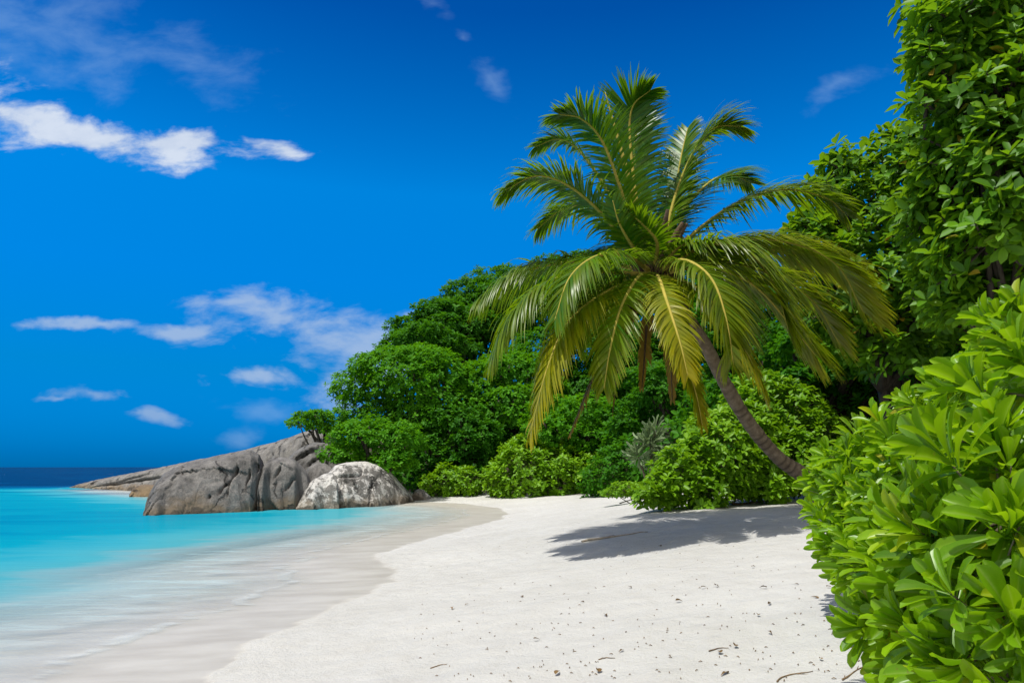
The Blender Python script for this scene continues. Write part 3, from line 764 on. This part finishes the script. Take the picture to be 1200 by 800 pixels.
# grey spiky plant
def spiky_plant():
    r = np.random.default_rng(5)
    c = P(762, 528, 21.5); base = np.array([c[0], c[1], ground(c[0], c[1])])
    t = thing('spiky_plant', 'grey green spiky plant behind the creeper, left of the palm shrub', 'plant', base)
    V, Q, A = [], [], []; off = 0
    for hx_, hy_, n_, L_ in ((762, 520, 90, .62), (772, 540, 70, .5), (748, 535, 70, .5), (768, 505, 50, .45)):
        h = P(hx_, hy_, 21.5)
        d = norm(r.standard_normal((n_, 3)) + [0, -.2, .5]); n = np.cross(d, norm(r.standard_normal((n_, 3))))
        L = L_ * r.uniform(.7, 1.2, n_)
        v, q, a = place_leaves(np.tile(h, (n_, 1)) + d * .05, d, n, L, L * .13, BIG_V, BIG_Q, r.random(n_))
        V.append(v); Q.append(q + off); A.append(a); off += len(v)
    part('foliage', np.vstack(V), np.vstack(Q), M_GREY, t, {'rnd': np.concatenate(A)})
    mb = Mesh()
    for hx_, hy_ in ((762, 520), (772, 540), (748, 535), (768, 505)):
        e = P(hx_, hy_, 21.5); mb.tube(catmull([base - [0, 0, .1], (base + e) / 2 + r.normal(0, .06, 3), e], 6), np.linspace(.05, .03, 6), 6)
    mb.part('stem', M_STEM, t)
spiky_plant()

# --- near glossy shrubs at the right edge
def near_shrub(label, spec, base, seed, leaf, sp, nl=15, gap=.30, up=.5):
    L = [lump(*s) for s in spec]
    return plant('sea_lettuce_shrub', label, 'shrub', base, L, M_SCAEV, sp, nl, leaf, .255, BIGT, seed, up=up, gap=gap, inner=.30, group='glossy sea lettuce shrubs on the right', spread=(10, 96), low=-.98, shell=(.70, 1.22))

near_shrub('nearest glossy light green shrub with big leaf rosettes, at the right edge',
           [(1185, 520, 62, 2.9), (1125, 575, 58, 3.1), (1185, 610, 85, 2.6), (1125, 665, 70, 2.8), (1062, 690, 40, 3.2), (1045, 725, 26, 3.5), (1090, 770, 30, 3.0), (1030, 655, 22, 3.8), (1180, 720, 100, 2.4), (1110, 735, 40, 2.8), (1235, 470, 70, 2.8), (1078, 625, 45, 3.4), (1170, 785, 62, 2.5)],
           (1.95, 2.75, ground(1.95, 2.75)), 51, .225, .225, 22)
near_shrub('light green glossy shrub behind the nearest one, beside the palm base',
           [(1020, 565, 42, 5.4), (985, 600, 32, 5.6), (1065, 525, 45, 5.2), (1095, 490, 38, 5.0), (1005, 630, 34, 5.3), (1075, 580, 60, 4.8), (972, 570, 24, 5.8), (1130, 480, 42, 4.8), (1018, 652, 28, 5.0), (1035, 690, 30, 4.6), (985, 628, 22, 5.5), (1000, 540, 26, 5.6), (1030, 640, 40, 4.9)],
           (3.25, 5.5, ground(3.25, 5.5)), 52, .20, .20, nl=19)
near_shrub('tall glossy shrub against the dark trees, highest of the light green ones',
           [(1178, 405, 28, 4.3), (1212, 385, 38, 4.2), (1150, 450, 34, 4.4), (1205, 450, 50, 4.2)],
           (3.1, 4.4, ground(3.1, 4.4)), 53, .215, .21, nl=20)

# ------------------------------------------------------------------ the palm
def palm():
    r = np.random.default_rng(12)
    YC = 12.8
    base = np.array([6.85, 15.3, ground(6.85, 15.3)])
    t = thing('coconut_palm', 'coconut palm leaning over the sand with a wide windblown crown', 'palm tree', base)
    # trunk
    ctl = [base - [0, 0, .25], P(950, 566, 15.3), P(912, 536, 15.0), P(878, 496, 14.6), P(850, 450, 14.1), P(822, 396, 13.5), P(785, 345, 13.0), P(768, 318, 12.8)]
    n = 150; path = catmull(ctl, n); f = np.linspace(0, 1, n)
    rad = np.interp(f, [0, .06, .15, .5, .8, 1], [.34, .22, .16, .128, .115, .11])
    ln = np.concatenate([[0], np.cumsum(np.linalg.norm(np.diff(path, axis=0), axis=1))])
    ph = (ln / .17) % 1.0
    rad = rad * (1 + .09 * (1 - ph) - .05 * (ph > .88)) * (1 + .04 * np.sin(ln * 2.1) + .03 * np.sin(ln * 5.3))
    ring = np.where(ph > .82, 1.0, np.where(ph < .1, .5, 0.1))
    mb = Mesh(); mb.tube(path, rad, 16, wob=.02)
    mb.a = [np.concatenate([np.repeat(ring, 16), [0, 0]])]
    mb.part('trunk', M_PBARK, t)
    # fibrous heart with leaf bases
    hb = Mesh()
    for k in range(26):
        a = k * 2.4; s = P(768 + 12 * math.cos(a), 330 - 1.0 * k, YC + .25 * math.sin(a))
        e = s + np.array([math.cos(a) * .42, math.sin(a) * .42, .35 + .02 * k])
        hb.tube(catmull([s, (s + e) / 2 + [0, 0, .05], e], 5), [.10, .11, .08, .05, .03], 6, wob=.12)
    hb.tube(catmull([P(772, 345, YC), P(766, 315, YC), P(762, 285, YC)], 6), [.2, .28, .3, .27, .2, .1], 10, wob=.1)
    for k in range(40):
        a = r.uniform(0, 6.28); s = P(768, 325, YC) + np.array([math.cos(a) * .25, math.sin(a) * .25, r.uniform(-.2, .3)])
        e = s + np.array([math.cos(a) * .3, math.sin(a) * .3, -r.uniform(.3, .9)])
        hb.tube(catmull([s, (s + e) / 2 + [math.cos(a) * .1, math.sin(a) * .1, .1], e], 5), [.02, .02, .018, .012, .006], 4)
    hb.part('crown_heart', M_FIBRE, t)

    def frond(pts, L=.85, g=1.5, n=95, w=.046, age=0.0, mat=None, start=.10, wind=.25, dead=False, fold=.15, lift=.0):
        p = np.array([P(a, b, YC + d) for a, b, d in pts])
        m = 64; path = catmull(p, m); T = norm(np.gradient(path, axis=0)); f = np.linspace(0, 1, m)
        total = np.linalg.norm(np.diff(path, axis=0), axis=1).sum()
        Z = np.array([0, 0, 1.0])
        S = np.cross(T, Z); flat = np.linalg.norm(S, axis=1)
        # keep one consistent side vector even where the rib hangs straight down
        ref = np.cross(norm(path[m // 2] - path[0]), Z)
        if np.linalg.norm(ref) < .2: ref = np.array([1.0, -.3, 0])
        ref = norm(ref)
        S = norm(S * np.sign((S @ ref) + 1e-6)[:, None] * 1.0 + ref * .25); S = norm(S - (S * T).sum(1, keepdims=True) * T)
        N = np.cross(S, T); N *= np.sign(N[:, 2] + 1e-3)[:, None]
        V, Q, A, TP = [], [], [], []; off = 0
        ns = 7; s = np.linspace(0, 1, ns)
        for sgn in (-1, 1):
            tt = start + (1 - start) * (np.arange(n) + r.uniform(-.35, .35, n)) / n
            tt = np.clip(tt, 0, .995); ii = tt * (m - 1); i0 = ii.astype(int); fr = (ii - i0)[:, None]
            i1 = np.minimum(i0 + 1, m - 1)
            pos = path[i0] * (1 - fr) + path[i1] * fr; Tt = T[i0]; St = S[i0] * sgn; Nt = N[i0]
            x = np.clip((tt - start) / (1 - start), 0, 1)
            prof = np.interp(x, [0, .08, .3, .6, .85, 1], [.35, .7, 1.0, .95, .66, .42])
            ll = L * prof * r.uniform(.82, 1.12, n)
            fw = .45 + .75 * x ** 1.5
            D = norm(St * .9 + Tt * fw[:, None] + Nt * (fold + lift) + .10 * r.standard_normal((n, 3)))
            gg = g * r.uniform(.75, 1.25, n)
            q0 = pos.copy(); rows = []
            for k in range(ns):
                wk = w * (.45 + .55 * min(1, s[k] * 5)) * max(.06, 1 - s[k] ** 2.2) * r.uniform(.9, 1.1, n)
                Wd = norm(Tt - (Tt * D).sum(1, keepdims=True) * D)
                rows.append(q0 - Wd * wk[:, None] * .5); rows.append(q0 + Wd * wk[:, None] * .5)
                D = norm(D + (gg * (1.0 / ns) * (.4 + s[k] * 1.2))[:, None] * np.array([wind, .02, -1.0]))
                q0 = q0 + D * (ll / (ns - 1))[:, None]
            v = np.stack(rows, 1)                                       # n, 2*ns, 3
            k2 = 2 * ns
            tq = np.array([(2 * k, 2 * k + 1, 2 * k + 3, 2 * k + 2) for k in range(ns - 1)])
            Q.append((tq[None] + (np.arange(n) * k2)[:, None, None]).reshape(-1, 4))
            V.append(v.reshape(-1, 3))
            A.append(np.repeat(np.clip(r.normal(.5, .2, n), 0, 1), k2))
            tp = np.clip(age * (.35 + .65 * x)[:, None] + (.35 * age + .04) * np.repeat(s, 2)[None] + .06 * r.standard_normal((n, 1)), 0, 1)
            TP.append(tp.ravel())
        rb = Mesh(); rb.tube(path, np.interp(f, [0, .1, .5, 1], [.055, .042, .025, .007]), 7)
        fo = part('frond', rb.verts(), rb.faces(), M_FIBRE if dead else M_RIB, t)
        for h in (0, 1):
            part('leaflet_row', V[h], Q[h], mat or M_PALM, fo, {'rnd': A[h], 'tip': TP[h]})
        return fo

    # upright young fronds
    frond([(760, 312, 0), (746, 235, .2), (738, 158, .3), (742, 124, .2), (762, 106, .0)], 0.85, 0.39, 137, age=.02, wind=.5)
    frond([(762, 312, .2), (752, 240, .5), (743, 178, .8), (750, 142, 1.0)], 0.92, 0.55, 123, age=.05, wind=.5)
    frond([(757, 315, 0), (735, 245, -.3), (708, 170, -.6), (682, 140, -.8), (655, 134, -.9)], 0.88, 0.66, 137, age=.05, wind=.3)
    frond([(755, 315, .2), (715, 230, .4), (680, 178, .6), (655, 163, .7), (627, 172, .8)], 0.73, 0.88, 116, age=.05, wind=.1)
    frond([(756, 318, 0), (712, 258, -.3), (670, 220, -.5), (630, 206, -.6), (593, 222, -.6)], 1.04, 0.99, 145, age=.10, wind=.2)
    frond([(772, 312, 0), (790, 235, .2), (812, 180, .2), (838, 150, .1), (868, 148, 0)], 0.98, 0.83, 145, age=.22, wind=.55)
    frond([(774, 310, .3), (788, 250, .6), (797, 190, .9), (806, 150, 1.1)], 0.73, 0.55, 116, age=.10, wind=.4)
    frond([(776, 314, 0), (820, 268, .3), (870, 235, .5), (920, 222, .6), (968, 232, .5), (990, 250, .5)], 0.98, 1.21, 152, age=.22, wind=.7)
    # right hand drooping fronds
    frond([(778, 316, -.2), (826, 288, -.9), (870, 292, -1.3), (905, 328, -1.5), (926, 392, -1.6)], 1.25, 1.5, 175, age=0.29, wind=.5)
    frond([(778, 318, .1), (845, 284, .2), (915, 282, .3), (978, 308, .3), (1012, 366, .3)], 1.25, 1.6, 181, age=0.45, wind=.9)
    frond([(778, 318, .5), (855, 292, .9), (930, 296, 1.1), (990, 322, 1.2), (1030, 378, 1.3)], 1.2, 1.5, 181, age=0.62, wind=.9)
    frond([(777, 320, -.1), (835, 305, -.4), (895, 318, -.6), (950, 350, -.7), (985, 405, -.7)], 1.15, 1.5, 175, age=0.48, wind=.7)
    frond([(776, 320, -.3), (830, 312, -.8), (885, 335, -1.1), (930, 385, -1.2), (955, 415, -1.2)], 1.45, 1.76, 157, age=0.46, wind=.5)
    frond([(774, 325, -.4), (812, 335, -1.2), (848, 370, -1.7), (878, 420, -1.9), (896, 462, -1.9)], 0.81, 1.70, 150, age=0.62, wind=.2)
    # front fronds coming towards the camera
    frond([(766, 322, -.3), (772, 326, -1.3), (782, 355, -2.1), (797, 402, -2.5), (806, 440, -2.6)], 0.56, 1.10, 157, age=0.68, wind=.15)
    frond([(768, 326, -.3), (782, 360, -1.0), (798, 410, -1.4), (815, 460, -1.5), (823, 498, -1.5)], 0.50, 1.1, 142, age=0.70, wind=.15)
    # left hand drooping fronds
    frond([(757, 318, .1), (700, 306, .3), (650, 309, .4), (605, 322, .4), (563, 350, .3)], 1.30, 1.76, 165, age=0.15, wind=.15)
    frond([(755, 322, -.2), (690, 318, -.6), (640, 332, -.9), (603, 365, -1.0), (580, 412, -1.0)], 1.38, 1.76, 165, age=0.19, wind=.15)
    frond([(757, 325, -.4), (715, 340, -1.1), (668, 375, -1.5), (642, 430, -1.7), (622, 505, -1.7)], .95, 1.84, 165, age=0.66, wind=.2)
    frond([(757, 322, -.2), (722, 330, -.5), (680, 355, -.6), (650, 400, -.7), (640, 450, -.7)], 1.23, 1.84, 150, age=0.30, wind=.2)
    # behind the crown
    frond([(766, 315, .3), (800, 290, 1.4), (835, 300, 1.8), (862, 345, 2.1), (875, 395, 2.2)], 1.30, 1.60, 135, age=0.22, wind=.4)
    frond([(762, 315, .3), (735, 290, 1.5), (705, 305, 1.9), (685, 350, 2.2), (675, 400, 2.3)], 1.30, 1.60, 135, age=0.22, wind=.2)
    frond([(764, 312, .3), (770, 270, 1.2), (775, 260, 1.9), (780, 290, 2.4), (782, 340, 2.6)], 0.85, 1.60, 120, age=0.15, wind=.2)
    frond([(770, 314, .2), (795, 255, .9), (830, 215, 1.5), (858, 205, 1.9), (880, 215, 2.1)], .95, .9, 130, age=0.07, wind=.5)
    frond([(760, 314, .2), (735, 262, 1.0), (700, 240, 1.6), (660, 245, 2.0), (630, 268, 2.2)], 1.0, 1.1, 130, age=0.07, wind=.2)
    frond([(762, 318, -.3), (735, 300, -1.2), (700, 300, -1.8), (668, 325, -2.1), (650, 375, -2.2)], 1.0, 1.5, 130, age=0.15, wind=.2)
    frond([(772, 318, -.3), (800, 305, -1.3), (832, 325, -1.9), (850, 370, -2.2), (860, 430, -2.2)], .9, 1.4, 125, age=0.34, wind=.3)
    frond([(764, 320, -.3), (748, 325, -1.2), (728, 360, -1.8), (715, 410, -2.0), (708, 455, -2.0)], .75, 1.3, 120, age=0.31, wind=.2)
    # short inner fronds around the heart
    frond([(762, 318, -.2), (742, 290, -.7), (726, 262, -1.0), (718, 235, -1.1)], .5, .6, 75, age=0.11, wind=.1)
    frond([(765, 318, -.2), (770, 285, -.8), (752, 262, -1.1), (735, 248, -1.2)], .5, .8, 75, age=0.11, wind=.1)
    frond([(770, 318, -.3), (795, 290, -.8), (815, 285, -1.1), (835, 300, -1.3)], .6, 1.4, 75, age=0.19, wind=.2)
    # dead hanging fronds
    frond([(757, 330, -.1), (735, 370, -.3), (705, 420, -.4), (668, 508, -.4)], .42, 2.4, 70, age=.8, mat=M_DEAD, wind=.0, dead=True)
    frond([(760, 332, .1), (742, 370, .2), (726, 420, .2), (718, 484, .2)], .34, 2.6, 60, age=.9, mat=M_DEAD, wind=.0, dead=True)
    frond([(764, 334, .2), (758, 380, .4), (755, 420, .4), (752, 455, .4)], .30, 2.6, 50, age=1.0, mat=M_DEAD, wind=.0, dead=True)
    frond([(772, 334, .3), (782, 380, .6), (786, 420, .7), (788, 470, .7)], .34, 2.6, 55, age=.9, mat=M_DEAD, wind=.0, dead=True)
    # unopened spear leaf
    sp = Mesh(); sp.tube(catmull([P(758, 300, YC), P(738, 215, YC - .1), P(722, 155, YC - .1), P(709, 108, YC - .1)], 24), np.interp(np.linspace(0, 1, 24), [0, .5, 1], [.06, .04, .006]), 7)
    sp.part('spear_leaf', M_RIB, t)
palm()

# ------------------------------------------------------------------ driftwood, twigs, fallen leaves
def stick(name, label, cat, px, py, length, ang, rad, mat, seed, group, bend=.15, forks=1):
    r = np.random.default_rng(seed); c = hit(px, py)
    d = np.array([math.cos(ang), math.sin(ang), 0]); s = np.array([-d[1], d[0], 0])
    k = 9; f = np.linspace(-.5, .5, k)
    path = c + d * (f * length)[:, None] + s * (bend * length * np.sin(f * 4 + r.uniform(0, 3)))[:, None]
    path[:, 2] = [ground(p[0], p[1]) + rad * .8 for p in path]; path[:, 2] += np.abs(r.normal(0, rad * .4, k))
    mb = Mesh(); mb.tube(path, rad * np.linspace(1.1, .45, k), 7, wob=.12)
    for q in range(forks):
        i = int(r.integers(2, 6)); e = path[i] + (d * r.uniform(.1, .35) + s * r.choice([-1, 1]) * r.uniform(.1, .3)) * length + [0, 0, rad]
        mb.tube(catmull([path[i], (path[i] + e) / 2, e], 5), rad * np.linspace(.6, .25, 5), 6, wob=.1)
    mb.solo(name, mat, label, cat, c, group)

stick('driftwood_log', 'longest bleached driftwood log at the forest edge, right of the pale stones', 'driftwood', 548, 578, 3.6, .06, .10, M_DRIFT, 1, None, .05, 2)
stick('driftwood_log', 'short grey driftwood log by the small low bush', 'driftwood', 575, 577, 1.8, -.2, .07, M_DRIFT, 2, None, .08, 1)
stick('driftwood_branch', 'dark forked branch half buried under the palm shrub', 'branch', 880, 590, 1.5, .35, .03, M_TWIG, 3, None, .12, 2)
stick('driftwood_branch', 'bleached branch lying in the palm shadow', 'branch', 720, 630, 1.3, .2, .02, M_DRIFT, 4, None, .1, 2)
for k, (px, py, l, a, lab) in enumerate([
        (1010, 789, .30, .25, 'thick forked brown twig in the bottom right corner, by the shrub shadow'), (930, 795, .22, .5, 'curved brown twig at the bottom edge, left of the thick forked twig'),
        (842, 763, .12, -.1, 'short yellowish twig on the sand, nearest the middle right'), (711, 774, .10, .0, 'straight tan twig lying alone near the bottom middle'),
        (514, 782, .11, .1, 'pale brown twig near the wet sand at the bottom'), (1000, 760, .12, .9, 'thin dark twig beside the lowest shrub leaves')]):
    stick('fallen_twig', lab, 'twig', px, py, l * 1.25, a, .0048, M_TWIG, 20 + k, None, .15, 1 if k < 2 else 0)

r5 = np.random.default_rng(99)
M_DEADLEAF = leaf_mat('fallen_leaf', [(0, (.05, .03, .012)), (.5, (.12, .075, .03)), (1, (.24, .15, .06))], (.2, .12, .04), .1, .7, .2)
leafpx = [(800, 705), (828, 689), (905, 746), (888, 722), (903, 707), (842, 688), (862, 757), (646, 687), (680, 706), (711, 723), (633, 751), (656, 789), (530, 715), (545, 710), (725, 765), (740, 690), (772, 640), (885, 665), (930, 685), (950, 700), (890, 690), (842, 764), (1005, 727), (960, 775), (1000, 730), (975, 690), (845, 795), (700, 785), (610, 700), (585, 690)]
for k, (px, py) in enumerate(leafpx):
    c = hit(px, py); a = r5.uniform(0, 6.28); L = np.array([r5.uniform(.045, .095)])
    d = np.array([[math.cos(a), math.sin(a), r5.uniform(.0, .25)]]); n = norm(np.array([[r5.normal(0, .25), r5.normal(0, .25), 1.0]]))
    v, q, at = place_leaves((c + [0, 0, .008])[None], d, n, L, L * r5.uniform(.35, .6), BIG_V * [1, 1, 1.6], BIG_Q, np.array([r5.random()]))
    solo('fallen_leaf', v, q, M_DEADLEAF, 'small dry brown leaf lying on the white sand', 'leaf', c, 'dry leaves scattered on the sand', {'rnd': at})

def bits():
    mb = Mesh(); n = 0
    while n < 330:
        px = 1010 - 530 * r5.random() ** 1.35; py = 603 + 197 * r5.random() ** .8
        if px < 480 + (py - 610) * -1.2 + 60: continue
        c = hit(px, py)
        s_ = shore(c[:1], c[1:2])[0]
        if s_ < .5 or s_ > 9 or (px > 945 and py < 660): continue
        a = r5.uniform(0, 6.28); l = r5.uniform(.004, .018); d = np.array([math.cos(a), math.sin(a), r5.normal(0, .2)])
        mb.tube(np.array([c - d * l, c + [0, 0, .006], c + d * l * r5.uniform(.5, 1)]) + [0, 0, .004], [.002, .004, .002], 5)
        n += 1
    o = mb.solo('beach_litter', M_TWIG, 'fine dark bits of plant litter strewn over the white sand', 'litter', (0, 8, 0.4)); o['kind'] = 'stuff'
bits()
